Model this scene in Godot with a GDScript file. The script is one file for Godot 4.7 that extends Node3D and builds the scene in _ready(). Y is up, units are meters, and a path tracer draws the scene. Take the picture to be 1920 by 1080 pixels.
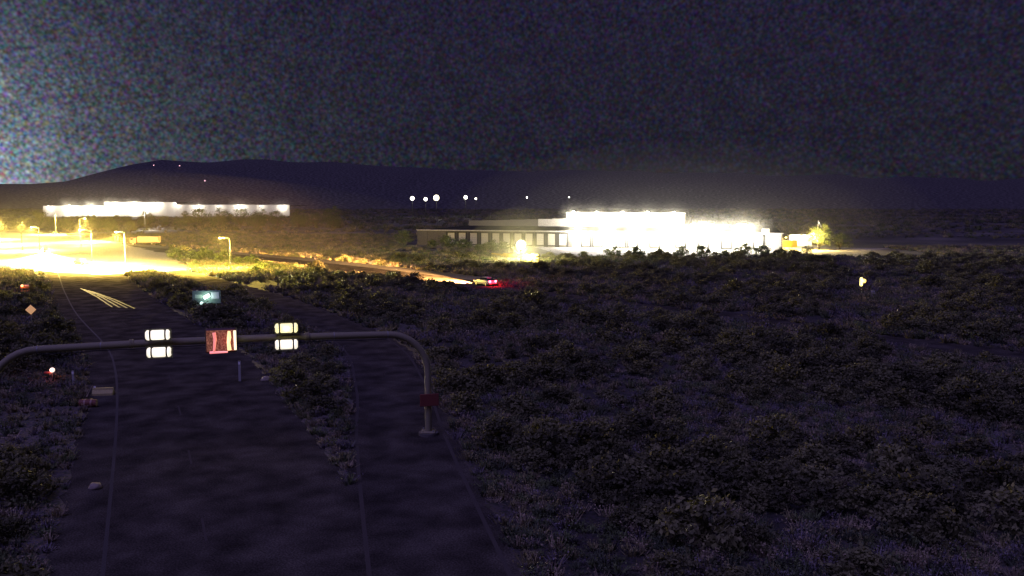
extends Node3D
# A lit highway interchange seen at night from a tall camera pole.

var rng := RandomNumberGenerator.new()
var M := {}
var used := {}
var tex := {}

# ------------------------------------------------------------------ naming
func numbered(called: String) -> String:
	var n: int = used.get(called, 0)
	used[called] = n + 1
	return called if n == 0 else "%s_%03d" % [called, n]

func thing(called: String, label: String, category: String, at := Vector3.ZERO, turn := 0.0, group := "") -> Node3D:
	var o := Node3D.new()
	o.name = numbered(called)
	add_child(o)
	o.position = at
	o.rotation.y = turn
	tag(o, label, category, group)
	return o

func tag(o: Node, label: String, category: String, group := "") -> void:
	o.set_meta("label", label)
	o.set_meta("category", category)
	if group != "":
		o.set_meta("group", group)

func part(called: String, mesh: Mesh, m: Material, parent: Node, at := Vector3.ZERO, turn := Vector3.ZERO) -> MeshInstance3D:
	var o := MeshInstance3D.new()
	o.mesh = mesh
	o.material_override = m
	o.name = called
	parent.add_child(o, true)
	if o.name != called:
		var k := 1
		while parent.has_node("%s_%03d" % [called, k]):
			k += 1
		o.name = "%s_%03d" % [called, k]
	o.position = at
	o.rotation = turn
	return o

func struct(called: String, mesh: Mesh, m: Material, label: String, category: String) -> MeshInstance3D:
	var o := part(called, mesh, m, self)
	o.set_meta("kind", "structure")
	tag(o, label, category)
	return o

func omni(parent: Node, at: Vector3, c: Color, e: float, size := 0.15) -> void:
	var l := OmniLight3D.new()
	l.name = "lamp_light"
	l.light_color = c
	l.light_energy = e
	l.light_size = size
	l.omni_range = 400.0
	l.omni_attenuation = 2.0
	l.shadow_enabled = true
	parent.add_child(l, true)
	l.position = at

func spot(parent: Node, at: Vector3, turn: Vector3, c: Color, e: float, angle: float, soft := 0.6) -> void:
	var l := SpotLight3D.new()
	l.name = "beam_light"
	l.light_color = c
	l.light_energy = e
	l.light_size = 0.08
	l.spot_range = 400.0
	l.spot_attenuation = 2.0
	l.spot_angle = angle
	l.spot_angle_attenuation = soft
	l.shadow_enabled = true
	parent.add_child(l, true)
	l.position = at
	l.rotation = turn

# ------------------------------------------------------------------ shapes
func begin() -> SurfaceTool:
	var s := SurfaceTool.new()
	s.begin(Mesh.PRIMITIVE_TRIANGLES)
	return s

func bx(s: SurfaceTool, at: Vector3, size: Vector3, turn := Vector3.ZERO) -> void:
	var b := BoxMesh.new()
	b.size = size
	s.append_from(b, 0, Transform3D(Basis.from_euler(turn), at))

func box(size: Vector3) -> Mesh:
	var s := begin()
	bx(s, Vector3.ZERO, size)
	return s.commit()

func bevel_box(size: Vector3, r: float) -> Mesh:
	# a box with chamfered edges: rounded rectangle rings lofted along z
	var rings := []
	var hz := size.z / 2
	for k in [[-hz, r], [-hz + r, 0.0], [hz - r, 0.0], [hz, r]]:
		rings.append(round_rect(size.x / 2 - k[1], size.y / 2 - k[1], maxf(r, 0.002), k[0]))
	return loft(rings, false)

func round_rect(hx: float, hy: float, r: float, z: float, cy := 0.0) -> PackedVector3Array:
	var p := PackedVector3Array()
	var c := [[1, 1, 0.0], [-1, 1, 90.0], [-1, -1, 180.0], [1, -1, 270.0]]
	for q in c:
		for k in 3:
			var a := deg_to_rad(q[2] + 45.0 * k)
			p.append(Vector3(q[0] * (hx - r) + cos(a) * r, cy + q[1] * (hy - r) + sin(a) * r, z))
	return p

func loft(rings: Array, smooth := true, caps := true) -> ArrayMesh:
	var s := begin()
	s.set_smooth_group(0 if smooth else -1)
	var n: int = rings[0].size()
	for i in rings.size() - 1:
		var a: PackedVector3Array = rings[i]
		var b: PackedVector3Array = rings[i + 1]
		for k in n:
			var j := (k + 1) % n
			for v in [a[k], b[j], a[j], a[k], b[k], b[j]]:
				s.add_vertex(v)
	if caps:
		s.set_smooth_group(-1)
		for e in 2:
			var r: PackedVector3Array = rings[0] if e == 0 else rings[rings.size() - 1]
			var c := Vector3.ZERO
			for v in r:
				c += v / n
			for k in n:
				var j := (k + 1) % n
				for v in ([c, r[k], r[j]] if e == 0 else [c, r[j], r[k]]):
					s.add_vertex(v)
	s.generate_normals()
	return s.commit()

func tube_mesh(path: Array, radii: Array, sides := 12) -> ArrayMesh:
	var rings := []
	var side := Vector3.ZERO
	for i in path.size():
		var p: Vector3 = path[i]
		var q: Vector3 = path[maxi(i - 1, 0)]
		var w: Vector3 = path[mini(i + 1, path.size() - 1)]
		var d := (w - q).normalized()
		if side == Vector3.ZERO:
			side = d.cross(Vector3(0.31, 0.2, 0.93)).normalized()
		side = (side - d * side.dot(d)).normalized()
		var up := d.cross(side)
		var ring := PackedVector3Array()
		for k in sides:
			var a := TAU * k / sides
			ring.append(p + (side * cos(a) + up * sin(a)) * float(radii[i]))
		rings.append(ring)
	return loft(rings)

func pole(h: float, r0: float, r1: float, sides := 10) -> ArrayMesh:
	return tube_mesh([Vector3.ZERO, Vector3(0, h, 0)], [r0, r1], sides)

func disc(r: float, h: float, sides := 16) -> Mesh:
	var c := CylinderMesh.new()
	c.top_radius = r
	c.bottom_radius = r
	c.height = h
	c.radial_segments = sides
	c.rings = 1
	return c

func ball(r: float) -> Mesh:
	var c := SphereMesh.new()
	c.radius = r
	c.height = 2 * r
	c.radial_segments = 14
	c.rings = 8
	return c

func road_sheet(path: PackedVector2Array, from: float, to: float, y: float) -> ArrayMesh:
	# asphalt with an uneven, crumbling edge
	var s := begin()
	var total := 0.0
	for i in path.size() - 1:
		total += path[i].distance_to(path[i + 1])
	var n := int(total / 0.8)
	var prev := []
	for i in n:
		var p := along(path, i * 0.8)
		var d := (along(path, i * 0.8 + 1.0) - along(path, maxf(i * 0.8 - 1.0, 0.0))).normalized()
		var r := Vector2(-d.y, d.x)
		var a := p + r * (from + rng.randf_range(-0.22, 0.22))
		var b := p + r * (to + rng.randf_range(-0.22, 0.22))
		var now := [Vector3(a.x, y, a.y), Vector3(b.x, y, b.y)]
		if i > 0:
			for v in [prev[0], now[0], now[1], prev[0], now[1], prev[1]]:
				s.set_normal(Vector3.UP)
				s.add_vertex(v)
		prev = now
	return s.commit()

func strip(path: PackedVector2Array, from: float, to: float, y: float) -> ArrayMesh:
	# a flat ribbon beside a path (x, z); offsets to the right of travel
	var s := begin()
	var prev := []
	for i in path.size():
		var d := (path[mini(i + 1, path.size() - 1)] - path[maxi(i - 1, 0)]).normalized()
		var n := Vector2(-d.y, d.x)
		var a := path[i] + n * from
		var b := path[i] + n * to
		var now := [Vector3(a.x, y, a.y), Vector3(b.x, y, b.y)]
		if i > 0:
			for v in [prev[0], now[0], now[1], prev[0], now[1], prev[1]]:
				s.set_normal(Vector3.UP)
				s.add_vertex(v)
		prev = now
	return s.commit()

func smooth_path(pts: Array, step := 6) -> PackedVector2Array:
	var out := PackedVector2Array()
	for i in pts.size() - 1:
		var p0: Vector2 = pts[maxi(i - 1, 0)]
		var p1: Vector2 = pts[i]
		var p2: Vector2 = pts[i + 1]
		var p3: Vector2 = pts[mini(i + 2, pts.size() - 1)]
		for k in step:
			out.append(p1.cubic_interpolate(p2, p0, p3, float(k) / step))
	out.append(pts[pts.size() - 1])
	return out

# ------------------------------------------------------------------ materials
func lin(r: float, g: float, b: float) -> Color:
	return Color(r, g, b).linear_to_srgb()

func noise_tex(freq: float, seed_: int, lo: float, hi: float, size := 512, octaves := 4) -> ImageTexture:
	var n := FastNoiseLite.new()
	n.seed = seed_
	n.frequency = freq
	n.fractal_octaves = octaves
	var im := n.get_seamless_image(size, size)
	im.convert(Image.FORMAT_L8)
	var d := im.get_data()
	for i in d.size():
		d[i] = int(255.0 * clampf(lerpf(lo, hi, d[i] / 255.0), 0.05, 1.0))
	return ImageTexture.create_from_image(Image.create_from_data(size, size, false, Image.FORMAT_L8, d))

func surf(c: Color, rough := 0.8, metal := 0.0, t := "", scale := 1.0) -> StandardMaterial3D:
	var m := StandardMaterial3D.new()
	m.albedo_color = c
	m.roughness = rough
	m.metallic = metal
	if t != "":
		m.albedo_texture = tex[t]
		m.uv1_triplanar = true
		m.uv1_world_triplanar = true
		m.uv1_scale = Vector3.ONE * scale
	return m

func glow(c: Color, e: float) -> StandardMaterial3D:
	var m := StandardMaterial3D.new()
	m.albedo_color = Color(0.8, 0.8, 0.8)
	m.roughness = 0.4
	m.emission_enabled = true
	m.emission = c
	m.emission_energy_multiplier = e
	return m

func ground_tex(size: int) -> ImageTexture:
	var ns := []
	for k in 5:
		var n := FastNoiseLite.new()
		n.seed = 40 + k
		n.frequency = [0.02, 0.11, 0.06, 0.3, 0.16][k]
		n.fractal_octaves = 3
		ns.append(n.get_seamless_image(size, size).get_data())
	var out := PackedByteArray()
	out.resize(size * size * 3)
	var soil := Vector3(0.2, 0.16, 0.125)
	var straw := Vector3(0.24, 0.2, 0.1)
	var scrub := Vector3(0.07, 0.085, 0.045)
	var gravel := Vector3(0.17, 0.145, 0.185)
	for i in size * size:
		var a: float = ns[0][i] / 255.0
		var b: float = ns[1][i] / 255.0
		var c: float = ns[2][i] / 255.0
		var d: float = ns[3][i] / 255.0
		var e: float = ns[4][i] / 255.0
		var v := soil.lerp(straw, smoothstep(0.45, 0.7, c)).lerp(gravel, smoothstep(0.5, 0.7, e))
		v = v.lerp(scrub, smoothstep(0.5, 0.62, b * 0.7 + a * 0.3))
		v *= 0.45 + 1.1 * d
		out[i * 3] = int(255 * clampf(pow(v.x, 1 / 2.2), 0, 1))
		out[i * 3 + 1] = int(255 * clampf(pow(v.y, 1 / 2.2), 0, 1))
		out[i * 3 + 2] = int(255 * clampf(pow(v.z, 1 / 2.2), 0, 1))
	return ImageTexture.create_from_image(Image.create_from_data(size, size, false, Image.FORMAT_RGB8, out))

func night_sky() -> ImageTexture:
	# mottled colour grain imitating sensor noise, with the glow of a town low on the left
	var w := 4096
	var h := 2048
	var t := 512
	var ns := []
	for k in 5:
		var n := FastNoiseLite.new()
		n.seed = 7 + k
		n.noise_type = FastNoiseLite.TYPE_SIMPLEX_SMOOTH
		n.frequency = [0.3, 0.22, 0.22, 0.22, 0.035][k]
		n.fractal_octaves = 2
		ns.append(n.get_seamless_image(t, t).get_data())
	var tile := PackedFloat32Array()
	tile.resize(t * t * 3)
	for i in t * t:
		var l: float = 1.0 + SKY_LUM * (ns[0][i] / 127.5 - 1.0) + rng.randf_range(-0.25, 0.25) + 0.1 * (ns[4][i] / 127.5 - 1.0)
		for c in 3:
			tile[i * 3 + c] = maxf(l + SKY_HUE * (ns[1 + c][i] / 127.5 - 1.0) + rng.randf_range(-0.26, 0.26), 0.12)
	var out := PackedByteArray()
	out.resize(w * h * 3)
	var cols := PackedFloat32Array()
	cols.resize(w)
	var cols2 := PackedFloat32Array()
	cols2.resize(w)
	for x in w:
		var az := 360.0 * x / w
		az = az - 360.0 if az > 180.0 else az
		var da := absf(az + 34.0)
		cols2[x] = exp(-pow(da / 17.0, 2.0))
		cols[x] = exp(-pow(da / 5.2, 1.3))
	for y in h:
		var el := 90.0 - 180.0 * (y + 0.5) / h
		var k := clampf(el / 25.0, 0.0, 1.0)
		# values in display space
		var br := lerpf(33.0, 34.0, k)
		var bg := lerpf(33.0, 29.0, k)
		var bb := lerpf(43.0, 55.0, k)
		var g := exp(-pow(maxf(el, 0.0) / 7.5, 1.3)) * 175.0
		var wide := exp(-pow(maxf(el, 0.0) / 13.0, 1.6)) * 58.0
		var row := (y % t) * t
		if el < 0.0:
			br = 38.0
			bg = 36.0
			bb = 48.0
			g = 0.0
			wide = 0.0
		for x in w:
			var i := (row + x % t) * 3
			var j := (y * w + x) * 3
			var q := g * cols[x]
			var q2 := wide * cols2[x]
			out[j] = int(minf((br + q * 0.86 + q2 * 0.8) * tile[i], 255.0))
			out[j + 1] = int(minf((bg + q + q2) * tile[i + 1], 255.0))
			out[j + 2] = int(minf((bb + q * 0.98 + q2 * 0.86) * tile[i + 2], 255.0))
	return ImageTexture.create_from_image(Image.create_from_data(w, h, false, Image.FORMAT_RGB8, out))

const JUNCTION := [Vector2(-215, -300), Vector2(-170, -240), Vector2(-118, -190), Vector2(-80, -172), Vector2(-66, -184), Vector2(-92, -236), Vector2(-130, -292), Vector2(-170, -350), Vector2(-230, -390)]
const SKY_LUM := 0.3
const SKY_HUE := 0.32
const ORD := ["first", "second", "third", "fourth", "fifth", "sixth", "seventh", "eighth", "ninth", "tenth", "eleventh", "twelfth", "thirteenth", "fourteenth", "fifteenth", "sixteenth"]
const SODIUM := Color(1.0, 0.85, 0.42)
const SOFTWHITE := Color(1.0, 0.97, 0.9)

# ------------------------------------------------------------------ plants
func leaf_quad(v: PackedVector3Array, col: PackedColorArray, p: Vector3, size: float, c: Color) -> void:
	var d := Vector3(rng.randfn(), rng.randfn(), rng.randfn()).normalized()
	var e := d.cross(Vector3(rng.randfn(), rng.randfn(), rng.randfn())).normalized()
	var a := p - d * size
	var b := p + d * size
	var w := e * size * 0.55
	for q in [a, p + w, b, a, b, p - w]:
		v.append(q)
		col.append(c)

func colored(v: PackedVector3Array, col: PackedColorArray) -> ArrayMesh:
	var arr := []
	arr.resize(Mesh.ARRAY_MAX)
	arr[Mesh.ARRAY_VERTEX] = v
	arr[Mesh.ARRAY_COLOR] = col
	var m := ArrayMesh.new()
	m.add_surface_from_arrays(Mesh.PRIMITIVE_TRIANGLES, arr)
	return m

func make_tree(h: float, r: float, low: float, clumps: int, leaves: int) -> Dictionary:
	# crown of leaf-sized faces in uneven clumps; trunk with limbs
	var v := PackedVector3Array()
	var col := PackedColorArray()
	var st := begin()
	var wood := [[[Vector3.ZERO, Vector3(0.1, low * 0.6, 0.05), Vector3(0.0, low * 1.2, -0.05)], [r * 0.075, r * 0.06, r * 0.045]]]
	for k in clumps:
		var a := rng.randf() * TAU
		var u := sqrt(rng.randf())
		var y := lerpf(low, h, rng.randf())
		var wide := sqrt(maxf(0.1, 1.0 - pow((y - lerpf(low, h, 0.42)) / (h - low) * 1.6, 2.0)))
		var c := Vector3(cos(a) * u * r * wide, y, sin(a) * u * r * wide)
		var cr := rng.randf_range(0.16, 0.3) * r
		var tone := rng.randf_range(0.7, 1.3)
		var base := Color(0.075 * tone, 0.095 * tone, 0.032 * tone)
		for i in leaves:
			var p := c + Vector3(rng.randfn(), rng.randfn() * 0.7, rng.randfn()) * cr * 0.6
			if p.y < 0.05:
				p.y = 0.05
			leaf_quad(v, col, p, rng.randf_range(0.1, 0.22), base * rng.randf_range(0.75, 1.25))
		if k % 4 == 0:
			wood.append([[Vector3(0, low * 0.7, 0), c * 0.5 + Vector3(0, low * 0.35, 0), c], [r * 0.04, r * 0.028, r * 0.01]])
	for w in wood:
		st.append_from(tube_mesh(w[0], w[1], 6), 0, Transform3D())
	return {"crown": colored(v, col), "trunk": st.commit()}

func plant(kind: String, proto: Dictionary, label: String, category: String, group: String, at: Vector3, size := 1.0) -> void:
	var o := thing(kind, label, category, at, rng.randf() * TAU, group)
	o.scale = Vector3.ONE * size
	part("trunk" if category == "tree" else "stem", proto.trunk, M.bark, o)
	part("crown" if category == "tree" else "foliage", proto.crown, M.leaf, o)

# ------------------------------------------------------------------ things
func street_lamp(at: Vector3, turn: float, h: float, label: String, group: String, c: Color, e: float, arm := 1.8, spill := 0.16) -> void:
	var o := thing("street_lamp", label, "street lamp", at, turn, group)
	part("base", bevel_box(Vector3(0.5, 0.16, 0.5), 0.04), M.concrete, o, Vector3(0, 0.08, 0))
	part("pole", pole(h, 0.11, 0.06), M.dark_pole, o)
	part("arm", tube_mesh([Vector3(0, h - 0.4, 0), Vector3(0.4 * arm, h - 0.05, 0), Vector3(arm, h + 0.05, 0)], [0.05, 0.045, 0.04], 8), M.dark_pole, o)
	part("lamp_head", bevel_box(Vector3(0.8, 0.18, 0.32), 0.06), M.dark_pole, o, Vector3(arm + 0.35, h + 0.06, 0))
	part("lamp_lens", bevel_box(Vector3(0.46, 0.1, 0.24), 0.04), glow(c, 14.0), o, Vector3(arm + 0.4, h - 0.06, 0))
	spot(o, Vector3(arm + 0.4, h - 0.24, 0), Vector3(-PI / 2, 0, 0), c, e * 1.6, 80.0, 1.0)
	omni(o, Vector3(arm + 0.4, h - 0.3, 0), c, e * spill, 0.12)

func make_car(called: String, label: String, at: Vector3, turn: float, paint: Material, head: Color, beam: float, tail_e: float) -> Node3D:
	var o := thing(called, label, "car", at, turn)
	# body rings along z, nose at -z
	var rings := []
	for q in [[-2.28, 0.72, 0.42, 0.62], [-2.2, 0.8, 0.32, 0.74], [-1.7, 0.88, 0.26, 0.84], [-0.9, 0.9, 0.24, 0.95], [0.4, 0.91, 0.24, 0.97], [1.5, 0.9, 0.26, 1.0], [2.1, 0.84, 0.3, 0.98], [2.26, 0.76, 0.4, 0.86]]:
		rings.append(round_rect(q[1], (q[3] - q[2]) / 2, 0.1, q[0], (q[3] + q[2]) / 2))
	part("body", loft(rings), paint, o)
	var cab := []
	for q in [[-1.05, 0.72, 0.94, 0.06], [-0.35, 0.66, 1.36, 0.1], [0.1, 0.63, 1.45, 0.12], [0.9, 0.62, 1.43, 0.12], [1.35, 0.66, 1.3, 0.1], [1.95, 0.72, 0.98, 0.06]]:
		var r := PackedVector3Array()
		for s in [[-1.18, 0.0], [-1.0, 0.55], [-0.82, 1.0], [0.82, 1.0], [1.0, 0.55], [1.18, 0.0]]:
			r.append(Vector3(s[0] * q[1], lerpf(0.92, q[2], s[1]), q[0]))
		cab.append(r)
	part("window", loft(cab), M.glass_dark, o)
	var roof := []
	for q in [[-0.32, 0.54, 1.375], [0.1, 0.56, 1.465], [0.9, 0.55, 1.445], [1.3, 0.54, 1.33]]:
		var r := PackedVector3Array()
		for s in [[-1.02, -0.015], [-0.8, 0.02], [0.8, 0.02], [1.02, -0.015], [0.9, -0.05], [-0.9, -0.05]]:
			r.append(Vector3(s[0] * q[1], q[2] + s[1], q[0]))
		roof.append(r)
	part("roof", loft(roof), paint, o)
	for z in [-1.4, 1.38]:
		for x in [-0.86, 0.86]:
			var w := part("wheel", disc(0.21, 0.17, 14), M.metal, o, Vector3(x, 0.33, z), Vector3(0, 0, PI / 2))
			var ty := TorusMesh.new()
			ty.inner_radius = 0.2
			ty.outer_radius = 0.33
			ty.rings = 20
			ty.ring_segments = 8
			part("tyre", ty, M.rubber, w)
	for x in [-0.6, 0.6]:
		part("headlight", bevel_box(Vector3(0.34, 0.15, 0.12), 0.04), glow(head, 30.0), o, Vector3(x, 0.66, -2.24))
		spot(o, Vector3(x, 0.68, -2.36), Vector3(deg_to_rad(-1.2), 0, 0), head, beam, 15.0, 0.9)
		part("tail_light", bevel_box(Vector3(0.46, 0.34, 0.1), 0.05), glow(Color(1.0, 0.5, 0.62), 6.0 if tail_e > 0 else 0.5), o, Vector3(x, 0.8, 2.2))
		if tail_e > 0:
			omni(o, Vector3(x, 0.8, 2.42), Color(1, 0.1, 0.16), tail_e, 0.1)
	part("number_plate", box(Vector3(0.32, 0.14, 0.02)), M.white, o, Vector3(0, 0.62, 2.28))
	part("bumper", bevel_box(Vector3(1.6, 0.16, 0.12), 0.05), M.rubber, o, Vector3(0, 0.42, 2.24))
	for x in [-1.0, 1.0]:
		part("mirror", bevel_box(Vector3(0.2, 0.13, 0.1), 0.03), paint, o, Vector3(x, 1.0, -0.72))
	return o

func beacon(at: Vector3, turn: float, label: String, c: Color, e: float) -> void:
	var o := thing("beacon_lamp", label, "beacon lamp", at, turn, "glowing lamps clamped above and below the arched pipe")
	# a barrel on its side: wide middle lens between two narrower end lenses, dark bands between
	var mid := PackedFloat32Array([-0.36, -0.3, 0.3, 0.36])
	var path := []
	for x in mid:
		path.append(Vector3(x, 0, 0))
	part("lamp_lens", tube_mesh(path, [0.24, 0.28, 0.28, 0.24], 20), glow(c, e), o)
	for s in [-1.0, 1.0]:
		part("band", tube_mesh([Vector3(0.362 * s, 0, 0), Vector3(0.45 * s, 0, 0)], [0.25, 0.25], 18), M.dark, o)
		part("end_lamp", tube_mesh([Vector3(0.452 * s, 0, 0), Vector3(0.475 * s, 0, 0), Vector3(0.58 * s, 0, 0), Vector3(0.65 * s, 0, 0)], [0.25, 0.29, 0.28, 0.19], 20), glow(c, e), o)
		part("end_cap", tube_mesh([Vector3(0.652 * s, 0, 0), Vector3(0.68 * s, 0, 0)], [0.16, 0.12], 14), M.dark, o)
	part("back_shield", loft([half_ring(-0.7, 0.36), half_ring(0.7, 0.36)], false), M.dark, o)
	part("bracket", bevel_box(Vector3(0.14, 0.6, 0.06), 0.015), M.dark, o, Vector3(0, 0, -0.36))
	omni(o, Vector3(0, 0, 0.42), c, 0.35, 0.15)

func half_ring(x: float, r: float) -> PackedVector3Array:
	var p := PackedVector3Array()
	for k in 9:
		var a := PI + PI * k / 8.0
		p.append(Vector3(x, cos(a) * r, sin(a) * r))
	for k in 9:
		var a := TAU - PI * k / 8.0
		p.append(Vector3(x, cos(a) * (r - 0.025), sin(a) * (r - 0.025)))
	return p

func mast(at: Vector3, h: float, size: float, label: String, c := SOFTWHITE) -> void:
	size *= 0.84
	var o := thing("mast_lamp", label, "mast lamp", at, 0.0, "tall mast lamps on the dark horizon")
	part("pole", pole(h - 0.3, 0.2, 0.12, 8), M.dark, o)
	part("lamp_ring", tube_mesh([Vector3(0, h - 0.4, 0), Vector3(0, h - 0.1, 0)], [size * 0.2, size * 0.2], 12), M.dark, o)
	part("lamp_globe", ball(size * 0.5), glow(c, 5.0), o, Vector3(0, h, 0))
	omni(o, Vector3(0, h, size * 0.5 + 0.4), c, 30.0 * size, 0.4)

func _ready() -> void:
	rng.seed = 11
	# ---------------- camera, sky, moonlight, exposure
	var cam := Camera3D.new()
	cam.name = "camera"
	cam.position = Vector3(0, 15, 0)
	cam.rotation_degrees = Vector3(-5.84, 0, 0)
	cam.fov = 36.0
	cam.near = 0.2
	cam.far = 12000.0
	add_child(cam)
	cam.current = true
	var sky_m := PanoramaSkyMaterial.new()
	sky_m.panorama = night_sky()
	var sky := Sky.new()
	sky.sky_material = sky_m
	var env := Environment.new()
	env.background_mode = Environment.BG_SKY
	env.sky = sky
	env.tonemap_mode = Environment.TONE_MAPPER_LINEAR
	env.tonemap_exposure = 1.0
	env.sdfgi_enabled = true
	env.ssao_enabled = true
	env.ssil_enabled = true
	env.volumetric_fog_enabled = true
	env.volumetric_fog_density = 0.0
	var we := WorldEnvironment.new()
	we.name = "environment"
	we.environment = env
	add_child(we)
	var moon := DirectionalLight3D.new()
	moon.name = "moon"
	moon.light_color = Color(0.66, 0.6, 1.0)
	moon.light_energy = 0.46
	moon.light_angular_distance = 45.0
	moon.rotation_degrees = Vector3(-58, -35, 0)
	moon.shadow_enabled = true
	add_child(moon)

	# ---------------- materials
	tex.grain = noise_tex(0.03, 1, 0.62, 1.0)
	tex.fine = noise_tex(0.15, 2, 0.5, 1.0)
	tex.rough_ground = noise_tex(0.12, 21, -0.35, 1.25)
	tex.broad = noise_tex(0.008, 3, 0.25, 1.0)
	M.ground = surf(Color.WHITE, 0.95)
	M.ground.albedo_texture = ground_tex(1024)
	M.ground.uv1_triplanar = true
	M.ground.uv1_world_triplanar = true
	M.ground.uv1_scale = Vector3.ONE / 37.0
	M.ground.detail_enabled = true
	M.ground.detail_blend_mode = BaseMaterial3D.BLEND_MODE_MUL
	M.ground.detail_albedo = tex.broad
	M.ground.detail_uv_layer = BaseMaterial3D.DETAIL_UV_2
	M.ground.uv2_triplanar = true
	M.ground.uv2_world_triplanar = true
	M.ground.uv2_scale = Vector3.ONE / 211.0
	M.hill = surf(lin(0.2, 0.19, 0.16), 0.95, 0.0, "rough_ground", 1.0 / 420.0)
	M.asphalt = surf(lin(0.145, 0.13, 0.108), 1.0, 0.0, "fine", 1.0 / 9.0)
	M.asphalt.specular_mode = BaseMaterial3D.SPECULAR_DISABLED
	M.asphalt.detail_enabled = true
	M.asphalt.detail_blend_mode = BaseMaterial3D.BLEND_MODE_MUL
	M.asphalt.detail_albedo = noise_tex(0.02, 33, 0.6, 1.1, 512, 6)
	M.asphalt.detail_uv_layer = BaseMaterial3D.DETAIL_UV_2
	M.asphalt.uv2_triplanar = true
	M.asphalt.uv2_world_triplanar = true
	M.asphalt.uv2_scale = Vector3.ONE / 31.0
	M.worn = surf(lin(0.128, 0.115, 0.1), 0.9, 0.0, "fine", 1.0 / 3.0)
	M.pave = surf(lin(0.3, 0.28, 0.25), 0.85, 0.0, "grain", 1.0 / 14.0)
	M.worn.specular_mode = BaseMaterial3D.SPECULAR_DISABLED
	M.stripe = surf(lin(0.21, 0.2, 0.18), 0.8, 0.0, "fine", 1.0 / 3.0)
	M.paint = surf(lin(0.7, 0.68, 0.6), 0.7, 0.0, "fine", 1.0 / 5.0)
	M.galv = surf(lin(0.42, 0.42, 0.39), 0.6, 0.3, "grain", 1.0 / 1.5)
	M.galv_dark = surf(lin(0.15, 0.14, 0.12), 0.9, 0.0, "grain", 1.0 / 1.5)
	M.pipe = surf(lin(0.4, 0.37, 0.22), 0.8, 0.0, "fine", 1.0 / 2.2)
	M.metal = surf(lin(0.5, 0.5, 0.5), 0.4, 0.8)
	M.dark = surf(lin(0.02, 0.02, 0.022), 0.6)
	M.dark_pole = surf(lin(0.06, 0.06, 0.055), 0.7)
	M.rubber = surf(lin(0.02, 0.02, 0.02), 0.8)
	M.glass_dark = surf(lin(0.02, 0.022, 0.025), 0.08)
	M.white = surf(lin(0.75, 0.75, 0.72), 0.6)
	M.concrete = surf(lin(0.35, 0.33, 0.3), 0.9, 0.0, "grain", 1.0 / 2.0)
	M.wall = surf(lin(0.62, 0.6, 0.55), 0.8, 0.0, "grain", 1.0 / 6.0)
	M.wall_shaded = surf(lin(0.14, 0.13, 0.115), 0.85, 0.0, "grain", 1.0 / 6.0)  # same wall, darkened to stand for weak lamp light
	M.door = surf(lin(0.6, 0.58, 0.5), 0.6, 0.0, "grain", 1.0 / 3.0)
	M.seal = surf(lin(0.03, 0.03, 0.03), 0.9)
	M.roof = surf(lin(0.035, 0.035, 0.036), 1.0, 0.0, "grain", 1.0 / 11.0)
	M.roof.specular_mode = BaseMaterial3D.SPECULAR_DISABLED
	M.yellow = surf(lin(0.62, 0.45, 0.07), 0.8, 0.0, "grain", 1.0 / 2.0)
	M.bark = surf(lin(0.1, 0.08, 0.06), 0.95)
	M.leaf = StandardMaterial3D.new()
	M.leaf.vertex_color_use_as_albedo = true
	M.leaf.roughness = 0.8
	M.leaf.backlight_enabled = true
	M.leaf.backlight = Color(0.5, 0.5, 0.3)
	M.red_dull = surf(lin(0.3, 0.07, 0.05), 0.7, 0.0, "fine", 1.0)
	M.silver = surf(lin(0.5, 0.48, 0.4), 0.4, 0.2)
	M.black_paint = surf(lin(0.03, 0.03, 0.035), 0.35)

	# ---------------- ground, hills, roads
	var gs := begin()
	for q in [[-5000, 300, 5000, -3600]]:
		var a := Vector3(q[0], 0, q[1])
		var b := Vector3(q[2], 0, q[1])
		var c := Vector3(q[2], 0, q[3])
		var d := Vector3(q[0], 0, q[3])
		for v in [a, d, c, a, c, b]:
			gs.set_normal(Vector3.UP)
			gs.add_vertex(v)
	struct("ground", gs.commit(), M.ground, "dark desert ground of soil, gravel and dry scrub", "ground")
	hills()
	var hwy := smooth_path([Vector2(6, 20), Vector2(-13, -26), Vector2(-26.6, -58.4), Vector2(-35.1, -77.2), Vector2(-41.9, -90), Vector2(-55.9, -113), Vector2(-71.6, -141), Vector2(-99.7, -192), Vector2(-131, -240), Vector2(-185, -310), Vector2(-290, -420)])
	var h := struct("highway", strip(hwy, 1.6, -11.5 + 22.6, 0.004), M.asphalt, "dark highway running under the arched pipe and curving left", "road")
	# the left edge of the highway is the path itself; its lanes lie to the right of it
	h.mesh = road_sheet(hwy, -2.2, 11.5, 0.004)
	# the left edge line, its tone fading into the asphalt towards the near end
	var bands := [[-1000.0, -96.0, 0.21], [-96.0, -82.0, 0.19], [-82.0, -73.0, 0.172], [-73.0, -65.0, 0.158], [-65.0, -57.0, 0.146], [-57.0, -47.0, 0.137], [-47.0, 100.0, 0.129]]
	var fine_path := PackedVector2Array()
	for k in 560:
		fine_path.append(along(hwy, k * 1.0))
	for q in bands:
		var line := PackedVector2Array()
		for p in fine_path:
			if p.y >= q[0] - 0.45 and p.y <= q[1] + 0.45:
				line.append(p)
		var lm := surf(lin(q[2], q[2] * 0.94, q[2] * 0.85), 1.0, 0.0, "fine", 1.0 / 3.0)
		lm.specular_mode = BaseMaterial3D.SPECULAR_DISABLED
		part("edge_line", strip(line, -0.085, 0.085, 0.009), lm, h)
	for i in 22:
		var seg := PackedVector2Array()
		for k in 3:
			seg.append(along(hwy, 24.0 + i * 12.2 + k * 1.5))
		part("lane_line", strip(seg, 4.0, 4.12, 0.009), M.worn, h)
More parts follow.
